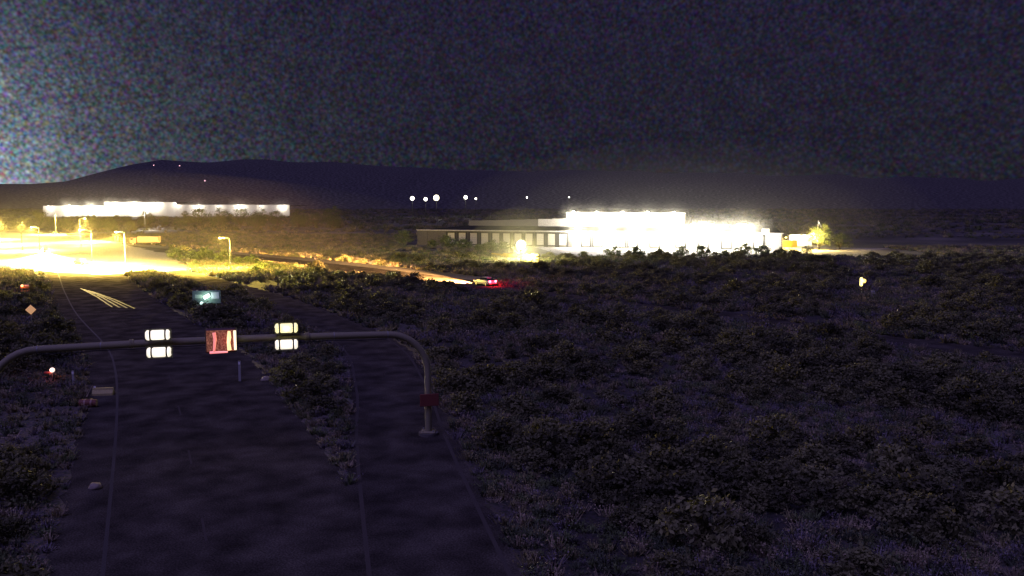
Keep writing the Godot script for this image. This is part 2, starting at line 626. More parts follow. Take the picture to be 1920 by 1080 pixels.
	for k in 4:
		var seg := PackedVector2Array([Vector2(-71.4 + k * 1.3, -146 + k * 1.5), Vector2(-62.6 + k * 1.3, -133 + k * 1.0), Vector2(-55.0 + k * 1.3, -121 + k * 0.6)])
		part("gore_stripe", strip(seg, -0.12, 0.12, 0.009), M.stripe, h)
	var rampc := smooth_path([Vector2(-215, -330), Vector2(-150, -262), Vector2(-104, -214), Vector2(-71, -181), Vector2(-48, -148), Vector2(-33, -125), Vector2(-16, -92), Vector2(-10, -70), Vector2(-6, -48), Vector2(6, 10)])
	var rc := struct("on_ramp", road_sheet(rampc, -3.6, 3.0, 0.012), M.asphalt, "ramp from the sodium lit junction towards the arched pipe", "road")
	part("edge_line", strip(rampc, -3.1, -2.9, 0.017), M.worn, rc)
	part("edge_line", strip(rampc, 2.4, 2.6, 0.017), M.worn, rc)
	var front := smooth_path([Vector2(130, 40), Vector2(72, -50), Vector2(30, -106), Vector2(-5.5, -150.5), Vector2(-27, -178), Vector2(-61, -216), Vector2(-110, -262), Vector2(-190, -345), Vector2(-300, -470)])
	var fr := struct("frontage_road", road_sheet(front, -4.6, 4.6, 0.02), M.asphalt, "straight side road with the red tail lit car on it", "road")
	part("centre_line", strip(front, -0.1, 0.1, 0.025), M.worn, fr)
	part("edge_line", strip(front, -4.0, -3.85, 0.025), M.worn, fr)
	part("edge_line", strip(front, 3.85, 4.0, 0.025), M.worn, fr)
	struct("junction_pavement", flat_poly(ragged(JUNCTION, 2.2), 0.028), M.pave, "pale pavement of the junction burning white under street lamps", "pavement")
	struct("loading_yard", flat_poly([Vector2(4, -285), Vector2(14, -226), Vector2(26, -222), Vector2(48, -240), Vector2(78, -238), Vector2(100, -248), Vector2(112, -262)], 0.008), M.pave, "pale loading yard in front of the low warehouse", "pavement")

	glare_haze("added glare haze over the loading yard of the low warehouse", Vector3(52, 4, -266), Vector3(150, 56, 110), 0.0008)
	glare_haze("added glare haze over the bright junction", Vector3(-128, 3, -240), Vector3(230, 40, 190), 0.0005)
	glare_haze("added glare haze in front of the far warehouse", Vector3(-292, 6, -690), Vector3(280, 64, 90), 0.0009)
	var t := Vector3(0.967, 0, 0.253)
	var n := Vector3(0.253, 0, -0.967)
	for q in [[51.8, 6.5, 11.0], [60.6, 6.2, 14.0], [69.4, 6.2, 11.0], [78.0, 6.2, 14.0], [85.6, 7.3, 12.0], [90.9, 7.3, 12.0], [99.9, 7.3, 16.0]]:
		glare_haze("added glare haze round a floodlight of the low warehouse", Vector3(-30, q[1] - 0.5, -280) + t * q[0] - n * 2.6, Vector3(q[2], q[2] * 0.9, q[2]), 0.009, 3)
	for x in [40.5, 49.0, 58.0, 67.0, 76.0]:
		glare_haze("added glare haze round a floodlight of the tall warehouse", Vector3(-30, 9.6, -280) + t * x + n * 50.4, Vector3(11, 10, 11), 0.01, 3)
	for i in [1, 2, 3, 4, 5, 7, 9, 11]:
		glare_haze("added glare haze round a floodlight of the far warehouse", Vector3(-363 + 16.6 * i, 9.0, -696.5), Vector3(18, 13, 18), 0.01, 3)
	glare_haze("small added glare haze round the flood lamp", Vector3(2.1, 4, -202.5), Vector3(24, 18, 24), 0.006)
	gantry()
	near_signs()
	warehouses()
	junction()
	horizon_lamps()
	right_end()
	vegetation(hwy, rampc, front)

func glare_haze(label: String, at: Vector3, size: Vector3, density: float, shells := 4) -> void:
	# fog shells added to imitate lamp glare, thin outside and thicker within
	var o := Node3D.new()
	o.name = numbered("added_glare_haze")
	add_child(o)
	o.position = at
	o.set_meta("kind", "stuff")
	tag(o, label, "haze")
	var m := FogMaterial.new()
	m.density = density / shells
	m.albedo = Color(0.93, 0.92, 0.86)
	for k in shells:
		var f := FogVolume.new()
		f.name = "glare_haze" if k == 0 else "glare_haze_%03d" % k
		f.shape = RenderingServer.FOG_VOLUME_SHAPE_ELLIPSOID
		f.size = size * (1.0 - float(k) / (shells + 0.6))
		f.material = m
		o.add_child(f)
		f.set_meta("kind", "stuff")

func along(path: PackedVector2Array, s: float) -> Vector2:
	for i in path.size() - 1:
		var d := path[i].distance_to(path[i + 1])
		if s <= d:
			return path[i].lerp(path[i + 1], s / d)
		s -= d
	return path[path.size() - 1]

func ragged(p: Array, most: float) -> Array:
	# the same outline with an uneven, broken edge
	var out := []
	for i in p.size():
		var a: Vector2 = p[i]
		var b: Vector2 = p[(i + 1) % p.size()]
		var n := int(a.distance_to(b) / 3.0)
		for k in n:
			out.append(a.lerp(b, float(k) / n) + Vector2(rng.randf_range(-most, most), rng.randf_range(-most, most)) * 0.5)
	return out

func flat_poly(p: Array, y: float) -> ArrayMesh:
	var pts := PackedVector2Array(p)
	var idx := Geometry2D.triangulate_polygon(pts)
	var s := begin()
	for i in idx:
		s.set_normal(Vector3.UP)
		s.add_vertex(Vector3(pts[i].x, y, pts[i].y))
	return s.commit()

var hill_noise := FastNoiseLite.new()

func hill_y(x: float, z: float) -> float:
	# height of the hills at a place between 1100 and 2900 m out
	var t := clampf((-z - 1100.0) / 1800.0, 0.0, 1.0)
	var b := x / -z * 2540.0
	var ridge := lerpf(50.0, 114.0, smoothstep(-1370.0, -960.0, b))
	ridge -= 26.0 * smoothstep(-800.0, 0.0, b) + 24.0 * smoothstep(200.0, 1400.0, b)
	ridge += hill_noise.get_noise_2d(b, 40) * 12.0
	var up := sin(minf(t * 1.25, 1.0) * PI / 2) if t < 0.8 else cos((t - 0.8) / 0.2 * PI / 2)
	return ridge * pow(maxf(up, 0.0), 1.4) + hill_noise.get_noise_2d(x * 2.0, t * 900.0) * 6.0 * up - 0.5

func hills() -> void:
	hill_noise.seed = 5
	hill_noise.frequency = 0.004
	var cols := 120
	var rows := 18
	var s := begin()
	s.set_smooth_group(0)
	var grid := []
	for j in rows + 1:
		var line := []
		var z := -1100.0 - 1800.0 * j / rows
		for i in cols + 1:
			var x := lerpf(-3600, 3600, float(i) / cols)
			line.append(Vector3(x, hill_y(x, z), z))
		grid.append(line)
	for j in rows:
		for i in cols:
			for v in [grid[j][i], grid[j + 1][i + 1], grid[j][i + 1], grid[j][i], grid[j + 1][i], grid[j + 1][i + 1]]:
				s.add_vertex(v)
	s.generate_normals()
	struct("hills", s.commit(), M.hill, "dark ridge of hills along the horizon", "hills")

# ------------------------------------------------------------------ the arched pipe and what hangs on it
func gantry() -> void:
	var a := Vector3(-28.9, 0, -48.2)
	var b := Vector3(-5.3, 0, -55.0)
	var dir := (b - a).normalized()
	var o := thing("sign_gantry", "long arched pipe frame with rounded corners spanning the highway", "sign gantry", Vector3.ZERO)
	var top := 6.55
	var r := 2.5
	var path := [a, a + Vector3(0, top - r, 0)]
	for k in range(1, 9):
		var t := PI / 2 * k / 8
		path.append(a + dir * (r - r * cos(t)) + Vector3(0, top - r + r * sin(t), 0))
	for k in range(1, 8):
		path.append((a + dir * r).lerp(b - dir * r, k / 8.0) + Vector3(0, top + 0.12 * sin(PI * k / 8.0), 0))
	for k in range(0, 9):
		var t := PI / 2 * k / 8
		path.append(b - dir * (r - r * sin(t)) + Vector3(0, top - r + r * cos(t), 0))
	path.append(b)
	var radii := []
	for p in path:
		radii.append(0.21)
	part("pipe_frame", tube_mesh(path, radii, 18), M.pipe, o)
	for q in [a, b]:
		part("base_plate", bevel_box(Vector3(0.9, 0.08, 0.9), 0.02), M.pipe, o, q + Vector3(0, 0.24, 0))
		part("footing", disc(0.62, 0.2, 20), M.galv_dark, o, q + Vector3(0, 0.1, 0))
	var turn := atan2(-dir.z, dir.x)
	for f in [0.3, 0.7]:
		var st := begin()
		var c := CylinderMesh.new()
		c.top_radius = 0.26
		c.bottom_radius = 0.26
		c.height = 0.09
		for s in [-0.06, 0.06]:
			st.append_from(c, 0, Transform3D(Basis.from_euler(Vector3(0, turn, PI / 2)), Vector3.ZERO + dir * s))
		part("splice_flange", st.commit(), M.pipe, o, a.lerp(b, f) + Vector3(0, top + 0.1, 0))
	# cable clipped under the pipe, with its clips
	var cable := []
	for k in 13:
		cable.append((a + dir * r).lerp(b - dir * r, k / 12.0) + Vector3(0, top - 0.25 + 0.12 * sin(PI * k / 12.0) - 0.05 * float(k % 2), 0.08))
	part("cable", tube_mesh(cable, [0.025, 0.025, 0.025, 0.025, 0.025, 0.025, 0.025, 0.025, 0.025, 0.025, 0.025, 0.025, 0.025], 6), M.dark, o)
	for k in range(0, 13, 2):
		var clip := tube_mesh([cable[k] - dir * 0.03 + Vector3(0, 0.25, -0.08), cable[k] + dir * 0.03 + Vector3(0, 0.25, -0.08)], [0.225, 0.225], 14)
		part("clip", clip, M.galv, o)
	for q in [a, b]:
		for k in 4:
			part("bolt", disc(0.05, 0.12, 6), M.galv, o, q + Vector3(0.33 * (1 if k % 2 == 0 else -1), 0.32, 0.33 * (1 if k < 2 else -1)))
	var warm := Color(1.0, 0.95, 0.86)
	var yel := Color(1.0, 0.95, 0.66)
	beacon(Vector3(-20.2, 7.2, -50.0), turn, "white glowing lamp above the arched pipe, left of the red box", warm, 1.15)
	beacon(Vector3(-20.16, 6.2, -50.0), turn, "white glowing lamp below the arched pipe, left of the red box", warm, 1.1)
	beacon(Vector3(-13.42, 7.27, -52.2), turn, "yellowish glowing lamp above the arched pipe, right of the red box", yel, 1.05)
	beacon(Vector3(-13.44, 6.28, -52.2), turn, "cream glowing lamp below the arched pipe, right of the red box", warm, 1.1)
	# red box
	var bo := thing("signal_box", "red glowing square box with bright bars on the arched pipe", "signal box", Vector3(-16.98, 6.7, -51.15), turn)
	part("frame", bevel_box(Vector3(1.74, 1.42, 0.34), 0.08), surf(lin(0.06, 0.02, 0.02), 0.6), bo)
	part("lamp_face", bevel_box(Vector3(1.56, 1.24, 0.04), 0.015), glow_tex(), bo, Vector3(-0.02, 0, 0.185))
	part("lamp_bar", tube_mesh([Vector3(0.47, 0.56, 0), Vector3(0.46, 0.2, 0), Vector3(0.42, -0.1, 0), Vector3(0.46, -0.55, 0)], [0.08, 0.12, 0.1, 0.12], 12), glow(Color(1, 0.8, 0.52), 1.6), bo, Vector3(0, 0, 0.3))
	part("lamp_bar", tube_mesh([Vector3(0.78, 0.58, 0), Vector3(0.79, -0.55, 0)], [0.08, 0.07], 12), glow(Color(1, 0.93, 0.76), 1.5), bo, Vector3(0, 0, 0.28))
	part("lamp_bar", tube_mesh([Vector3(-0.36, 0.5, 0), Vector3(-0.32, 0.1, 0), Vector3(-0.4, -0.62, 0)], [0.1, 0.09, 0.06], 12), glow(Color(1, 0.52, 0.45), 0.9), bo, Vector3(0, 0, 0.26))
	part("lamp_bar", tube_mesh([Vector3(-0.64, -0.66, 0), Vector3(0.36, -0.66, 0)], [0.07, 0.05], 12), glow(Color(1, 0.55, 0.55), 1.1), bo, Vector3(0, 0, 0.24))
	part("bracket", bevel_box(Vector3(0.2, 1.0, 0.1), 0.02), M.dark, bo, Vector3(0, 0, -0.24))
	omni(bo, Vector3(0.3, 0, 0.6), Color(1, 0.5, 0.35), 0.3, 0.2)
	# dull red plate on the right leg
	var lp := thing("leg_sign", "dull red plate on the right leg of the arched pipe", "sign", Vector3(-5.2, 1.95, -54.7), turn)
	part("plate", bevel_box(Vector3(1.2, 0.78, 0.05), 0.02), M.red_dull, lp, Vector3(0, 0.39, 0.05))
	part("rail", bevel_box(Vector3(1.1, 0.06, 0.05), 0.01), M.galv, lp, Vector3(0, 0.62, -0.0))
	part("rail", bevel_box(Vector3(1.1, 0.06, 0.05), 0.01), M.galv, lp, Vector3(0, 0.16, -0.0))

func glow_tex() -> StandardMaterial3D:
	var n := FastNoiseLite.new()
	n.seed = 77
	n.frequency = 0.11
	n.fractal_octaves = 3
	var s := n.get_image(96, 96)
	var im := Image.create(96, 96, false, Image.FORMAT_RGB8)
	for y in 96:
		for x in 96:
			var v := s.get_pixel(x, y).r
			im.set_pixel(x, y, Color(0.25 + 0.7 * v, 0.12 + 0.5 * v, 0.11 + 0.4 * v))
	var m := StandardMaterial3D.new()
	m.albedo_color = Color(0.3, 0.08, 0.06)
	m.emission_enabled = true
	m.emission_texture = ImageTexture.create_from_image(im)
	m.emission_operator = BaseMaterial3D.EMISSION_OP_MULTIPLY
	m.emission = Color.WHITE
	m.emission_energy_multiplier = 0.5
	m.uv1_triplanar = true
	m.uv1_scale = Vector3.ONE * 0.6
	return m

# ------------------------------------------------------------------ signs and small things near the highway
func near_signs() -> void:
	var g := thing("guide_sign", "pale grey green guide sign with a bright lamp before it, between highway and ramp", "sign", Vector3(-40.2, 0, -116), 0.12)
	for x in [-1.2, 1.2]:
		part("post", pole(2.9, 0.08, 0.08), M.galv, g, Vector3(x, 0, 0))
	part("panel", bevel_box(Vector3(3.6, 1.7, 0.08), 0.03), surf(lin(0.3, 0.4, 0.34), 0.5, 0.0, "grain", 0.5), g, Vector3(0, 1.95, 0.1))
	part("border", bevel_box(Vector3(1.0, 0.85, 0.02), 0.008), M.white, g, Vector3(1.1, 2.15, 0.16))
	part("border", bevel_box(Vector3(0.95, 0.5, 0.02), 0.008), surf(lin(0.5, 0.6, 0.45), 0.6), g, Vector3(-1.0, 2.05, 0.16))
	part("lamp_arm", tube_mesh([Vector3(0.1, 1.2, 0.14), Vector3(0.1, 1.15, 1.1)], [0.04, 0.04], 8), M.galv, g)
	part("lamp_head", bevel_box(Vector3(0.9, 0.22, 0.2), 0.05), M.dark, g, Vector3(0.1, 1.16, 1.15))
	part("lamp_lens", bevel_box(Vector3(0.9, 0.5, 0.06), 0.03), glow(Color(0.9, 1.0, 0.97), 1.6), g, Vector3(0.05, 2.05, 0.26), Vector3(0, 0, 0.5))  # white glare on the panel, put in as a glowing slab
	part("lamp_lens", ball(0.22), glow(Color(0.85, 1.0, 0.97), 1.4), g, Vector3(-0.42, 1.26, 1.2))
	omni(g, Vector3(0.05, 2.0, 0.8), Color(0.85, 1.0, 0.95), 1.6, 0.2)

	var d := thing("diamond_sign", "yellow diamond sign with glow put into its face, on a thin post left of the highway", "sign", Vector3(-54.7, 0, -100), 0.3)
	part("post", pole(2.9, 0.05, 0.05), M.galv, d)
	part("glowing_panel", bevel_box(Vector3(0.8, 0.8, 0.04), 0.015), glow(Color(0.82, 0.6, 0.26), 0.75), d, Vector3(0, 2.3, 0.08), Vector3(0, 0, PI / 4))  # reflective face given its own glow, no lamp inside
	part("border", bevel_box(Vector3(0.86, 0.86, 0.02), 0.008), M.dark, d, Vector3(0, 2.3, 0.05), Vector3(0, 0, PI / 4))

	var o := thing("barricade", "small barricade with an amber lamp far left of the highway", "barricade", Vector3(-75.6, 0, -137), 0.2)
	for x in [-0.5, 0.5]:
		part("leg", bevel_box(Vector3(0.06, 1.2, 0.3), 0.02), M.galv, o, Vector3(x, 0.6, 0))
	for y in [0.55, 1.05]:
		part("board", bevel_box(Vector3(1.3, 0.24, 0.04), 0.01), surf(lin(0.5, 0.25, 0.06), 0.7), o, Vector3(0, y, 0.17))
	part("lamp_lens", ball(0.2), glow(Color(1, 0.66, 0.4), 3.0), o, Vector3(-0.45, 1.34, 0.05))
	part("lamp_lens", bevel_box(Vector3(0.6, 0.26, 0.1), 0.04), glow(Color(0.85, 0.42, 0.14), 0.5), o, Vector3(0.2, 1.36, 0.05))
	omni(o, Vector3(-0.3, 1.4, 0.5), Color(1, 0.5, 0.2), 0.5, 0.15)

	var w := thing("hazard_lamp", "small post with a round white lamp left of the highway", "lamp", Vector3(-37.9, 0, -72.0))
	part("post", pole(0.6, 0.05, 0.05), M.galv, w)
	part("lamp_globe", ball(0.2), glow(Color(1, 0.85, 0.78), 1.6), w, Vector3(0, 0.84, 0))
	part("lamp_hood", bevel_box(Vector3(0.6, 0.2, 0.24), 0.05), M.red_dull, w, Vector3(-0.35, 0.62, 0.06))
	omni(w, Vector3(0, 0.84, 0.3), Color(1, 0.5, 0.36), 0.5, 0.1)

	var bar := thing("barrier_block", "short yellowish concrete barrier on the highway edge", "barrier", Vector3(-31.2, 0, -66.5), 0.15)
	var ring0 := PackedVector3Array([Vector3(0, 0, -0.3), Vector3(0, 0.16, -0.3), Vector3(0, 0.4, -0.12), Vector3(0, 0.55, -0.1), Vector3(0, 0.55, 0.1), Vector3(0, 0.4, 0.12), Vector3(0, 0.16, 0.3), Vector3(0, 0, 0.3)])
	var rr := []
	for x in [-0.75, 0.75]:
		var q := PackedVector3Array()
		for v in ring0:
			q.append(v + Vector3(x, 0, 0))
		rr.append(q)
	part("block", loft(rr, false), surf(lin(0.6, 0.52, 0.22), 0.8, 0.0, "grain", 0.7), bar)
	part("reflector", bevel_box(Vector3(0.14, 0.14, 0.04), 0.01), M.white, bar, Vector3(-0.6, 0.62, 0))
	var drum := thing("traffic_drum", "dull orange red drum lying beside the highway, before the barrier", "traffic drum", Vector3(-30.4, 0, -62.5), 0.1)
	part("barrel", tube_mesh([Vector3(-0.6, 0.3, 0), Vector3(-0.2, 0.3, 0), Vector3(0.2, 0.3, 0), Vector3(0.55, 0.3, 0)], [0.3, 0.29, 0.27, 0.25], 18), surf(lin(0.28, 0.085, 0.05), 0.7, 0.0, "fine", 1.0), drum)
	for x in [-0.3, 0.15]:
		part("band", tube_mesh([Vector3(x, 0.3, 0), Vector3(x + 0.12, 0.3, 0)], [0.302, 0.298], 18), surf(lin(0.3, 0.17, 0.13), 0.6), drum)
	var k := 0
	for q in [[-22.3, -71.5, 1.7, "pale marker post under the middle of the arched pipe"], [-35.4, -70.4, 1.1, "pale marker post between the white lamp and the edge line"]]:
		var p := thing("marker_post", q[3], "marker post", Vector3(q[0], 0, q[1]), 0.0, "pale marker posts along the highway")
		part("post", bevel_box(Vector3(0.2, q[2], 0.06), 0.015), surf(lin(0.3, 0.3, 0.28), 0.8), p, Vector3(0, q[2] / 2, 0))
		part("reflector", bevel_box(Vector3(0.16, 0.2, 0.02), 0.005), M.white, p, Vector3(0, q[2] - 0.2, 0.045))
		k += 1
	var rocks := [[-20.2, -71.8, 0.45, "small pale stone beside the middle marker post"], [-21.6, -44.6, 0.33, "lone pale stone near the lower left of the view"]]
	for q in rocks:
		var s := FastNoiseLite.new()
		s.seed = int(q[2] * 100)
		s.frequency = 0.9
		var st := begin()
		var sm := ball(q[2])
		var ar := sm.surface_get_arrays(0)
		var vs: PackedVector3Array = ar[Mesh.ARRAY_VERTEX]
		var ix: PackedInt32Array = ar[Mesh.ARRAY_INDEX]
		for i in ix:
			var v := vs[i]
			v *= 1.0 + 0.5 * s.get_noise_3dv(v * 2.0)
			v.y = maxf(v.y * 0.6, -0.1) + 0.1
			st.add_vertex(v)
		st.generate_normals()
		var r := part("stone", st.commit(), surf(lin(0.42, 0.36, 0.28), 0.9, 0.0, "fine", 1.0), self, Vector3(q[0], 0, q[1]))
		tag(r, q[3], "stone")
	# car with red tail lights
	make_car("saloon_car", "pale car with red tail lights driving away on the side road", Vector3(-4.6, 0.03, -151.0), 0.66, M.silver, Color(1.0, 0.72, 0.42), 95000.0, 14.0)

# ------------------------------------------------------------------ warehouses
func wall_lamp(o: Node, at: Vector3, c: Color, e: float, out := 1.6, big := 1.0) -> void:
	part("lamp_arm", tube_mesh([at + Vector3(0, -0.25, 0.05), at + Vector3(0, 0, out * 0.6), at + Vector3(0, 0.02, out)], [0.05, 0.045, 0.04], 6), M.galv, o)
	part("wall_lamp", bevel_box(Vector3(0.7, 0.22, 0.5), 0.06), M.galv, o, at + Vector3(0, 0.06, out + 0.2))
	part("lamp_lens", bevel_box(Vector3(0.6, 0.34, 0.46) * big, 0.08 * big), glow(c, 20.0), o, at + Vector3(0, 0.05 - 0.17 * big, out + 0.24))
	omni(o, at + Vector3(0, 0.0 - 0.42 * big, out + 0.3), c, e, 0.2)

func dock_seal() -> Mesh:
	# padded frame round a dock door
	var s := begin()
	bx(s, Vector3(-1.4, 2.3, 0.02), Vector3(0.6, 4.2, 0.16))
	bx(s, Vector3(1.4, 2.3, 0.02), Vector3(0.6, 4.2, 0.16))
	bx(s, Vector3(0, 4.28, 0.1), Vector3(3.4, 0.24, 0.36))
	return s.commit()

func door_leaf() -> Mesh:
	# sectional door: five leaves with grooves between
	var s := begin()
	for k in 5:
		bx(s, Vector3(0, 0.9 + 0.68 * k, 0.02 + 0.003 * (k % 2)), Vector3(2.16, 0.65, 0.07))
	bx(s, Vector3(0, 0.3, 0.01), Vector3(2.2, 0.5, 0.06))
	return s.commit()

func warehouses() -> void:
	# low one in front: facade along local x from 0 to 110.6, back towards -z
	var o := thing("low_warehouse", "long low warehouse with a row of pale dock doors and white floodlights", "warehouse", Vector3(-30, 0, -280), -atan2(28.0, 107.0))
	var hgt := 4.9
	var doors := [11.4, 15.0, 18.7, 22.3, 25.9, 29.3, 32.9, 36.4, 39.9, 43.4, 46.9, 54.0, 57.5, 64.5, 68.0, 74.5, 82.0, 88.5, 95.0, 104.0]
	var panel_w := 3.556
	for i in 31:
		var x := panel_w * (i + 0.5)
		part("wall_panel", bevel_box(Vector3(panel_w - 0.05, hgt - 0.3, 0.24), 0.02), M.wall_shaded if x < 50 else M.wall, o, Vector3(x, (hgt - 0.3) / 2, -0.12))  # left panels carry the dim lighting in their colour
	part("coping", bevel_box(Vector3(110.8, 0.3, 0.5), 0.03), M.wall, o, Vector3(55.3, hgt - 0.14, -0.16))
	part("roof", box(Vector3(110.2, 0.2, 49.0)), M.roof, o, Vector3(55.3, hgt - 0.35, -25.0))
	part("end_wall", box(Vector3(0.24, hgt - 0.4, 49.0)), M.wall_shaded, o, Vector3(0.12, (hgt - 0.4) / 2, -25.0))
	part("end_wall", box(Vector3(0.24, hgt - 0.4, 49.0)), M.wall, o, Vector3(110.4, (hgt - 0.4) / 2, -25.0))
	var seal := dock_seal()
	var leaf := door_leaf()
	for x in doors:
		part("dock_seal", seal, M.seal, o, Vector3(x, 0, 0.02))
		var dr := part("dock_door", leaf, M.door, o, Vector3(x, 0, 0.04))
		part("dock_bumper", bevel_box(Vector3(2.4, 0.3, 0.16), 0.03), M.seal, dr, Vector3(0, 0.42, 0.12))
	var ep := [[51.8, 260.0], [60.6, 420.0], [69.4, 330.0], [78.0, 420.0], [85.6, 340.0], [90.9, 300.0], [99.9, 520.0]]
	for q in ep:
		var up := 1.2 if q[0] < 80 else 2.4
		wall_lamp(o, Vector3(q[0], hgt + up, -0.1), SOFTWHITE, q[1] * 2.2, 2.4, 1.0 if q[0] < 80 else 2.0)
		part("lamp_post", pole(up, 0.09, 0.07, 8), M.galv, o, Vector3(q[0], hgt, -0.14))
	part("fascia_sign", bevel_box(Vector3(1.7, 0.7, 0.05), 0.01), surf(lin(0.5, 0.12, 0.06), 0.6), o, Vector3(94.6, 4.0, 0.03))
	part("fascia_sign", bevel_box(Vector3(0.7, 0.6, 0.05), 0.01), surf(lin(0.3, 0.3, 0.4), 0.6), o, Vector3(97.2, 4.0, 0.03))
	for q in [[106.0, 1.2], [90.0, 1.0]]:
		part("roof_unit", bevel_box(Vector3(2.2, q[1], 1.8), 0.08), M.galv, o, Vector3(q[0], hgt + q[1] / 2 - 0.25, -9))

	# taller one behind it
	var back := Vector3(0.253, 0, -0.967) * 52.0
	var t := thing("tall_warehouse", "taller white warehouse behind the low one, its front burning white", "warehouse", Vector3(-30, 0, -280) + back, -atan2(28.0, 107.0))
	var pw := 5.25
	for i in 8:
		part("wall_panel", bevel_box(Vector3(pw - 0.06, 9.3, 0.26), 0.02), M.wall, t, Vector3(37.8 + pw * (i + 0.5), 4.65, -0.13))
	part("coping", bevel_box(Vector3(42.4, 0.32, 0.5), 0.03), M.wall, t, Vector3(58.8, 9.46, -0.16))
	part("roof", box(Vector3(42.0, 0.2, 40)), M.roof, t, Vector3(58.8, 9.1, -20.5))
	for i in 7:
		part("annex_panel", bevel_box(Vector3(5.3, 7.3 - 0.28 * (6 - i) * 0.5, 0.26), 0.02), M.wall if i > 4 else M.wall_shaded, t, Vector3(0.7 + 5.3 * (i + 0.5), (7.3 - 0.28 * (6 - i) * 0.5) / 2, -0.4))  # left annex panels painted darker for the fading light
	part("annex_roof", box(Vector3(37.0, 0.2, 30)), M.roof, t, Vector3(19.2, 6.1, -15.7))
	for x in [40.5, 49.0, 58.0, 67.0, 76.0]:
		wall_lamp(t, Vector3(x, 10.0, 0.0), SOFTWHITE, 300.0, 1.4, 1.5)
	# floodlight and yellow block wall in front
	var f := thing("flood_lamp", "single white flood lamp on a short pole above the yellow wall", "flood lamp", Vector3(2.1, 0, -202.5), 0.0)
	part("pole", pole(3.9, 0.08, 0.06), M.galv, f)
	part("lamp_head", bevel_box(Vector3(1.4, 1.3, 0.3), 0.08), M.galv, f, Vector3(0, 4.2, -0.2))
	part("lamp_lens", tube_mesh([Vector3(0, 4.2, -0.03), Vector3(0, 4.2, 0.1), Vector3(0, 4.2, 0.2)], [1.05, 1.0, 0.5], 22), glow(SOFTWHITE, 9.0), f)
	omni(f, Vector3(0, 3.0, -0.6), Color(1, 0.95, 0.66), 800.0, 0.3)
	var y := thing("block_wall", "low yellow block wall under the flood lamp", "wall", Vector3(0.7, 0, -211.0), -1.12)
	y.rotation.y = -atan2(23.0, 10.7)
	var courses := 6
	for c in courses:
		for i in 13:
			var off := 0.0 if c % 2 == 0 else 0.98
			var bxx := -12.6 + i * 1.96 + off
			if c * 0.37 + 0.37 < 1.2 + (bxx + 12.6) / 25.0 * 1.15:
				part("block", bevel_box(Vector3(1.92, 0.35, 0.4), 0.025), M.yellow, y, Vector3(bxx, 0.19 + c * 0.37, rng.randf_range(-0.012, 0.012)))

	# far one on the left
	var w := thing("far_warehouse", "very long white lit warehouse far away on the left", "warehouse", Vector3(-369, 0, -700), 0.0)
	for i in 24:
		var wd := 194.0 / 24
		var ht := 9.2 if i > 12 else (8.4 if i < 6 else 11.2)
		part("wall_panel", bevel_box(Vector3(wd - 0.1, ht, 0.4), 0.03), M.wall, w, Vector3(wd * (i + 0.5), ht / 2, -0.2))
		if i % 2 == 1:
			part("dock_door", box(Vector3(4.0, 4.4, 0.1)), M.door, w, Vector3(wd * (i + 0.5), 2.3, 0.06))
	part("roof", box(Vector3(193.0, 0.3, 60)), M.roof, w, Vector3(97.0, 8.0, -31))
	part("roof", box(Vector3(56.0, 0.3, 40)), M.roof, w, Vector3(76.7, 10.9, -21))
	for i in 12:
		wall_lamp(w, Vector3(6 + 16.6 * i, 8.4 if i < 3 or i > 6 else 10.2, 0.0), SOFTWHITE, [120.0, 600, 900, 1100, 800, 300, 90, 170, 60, 220, 45, 110][i], 3.0)

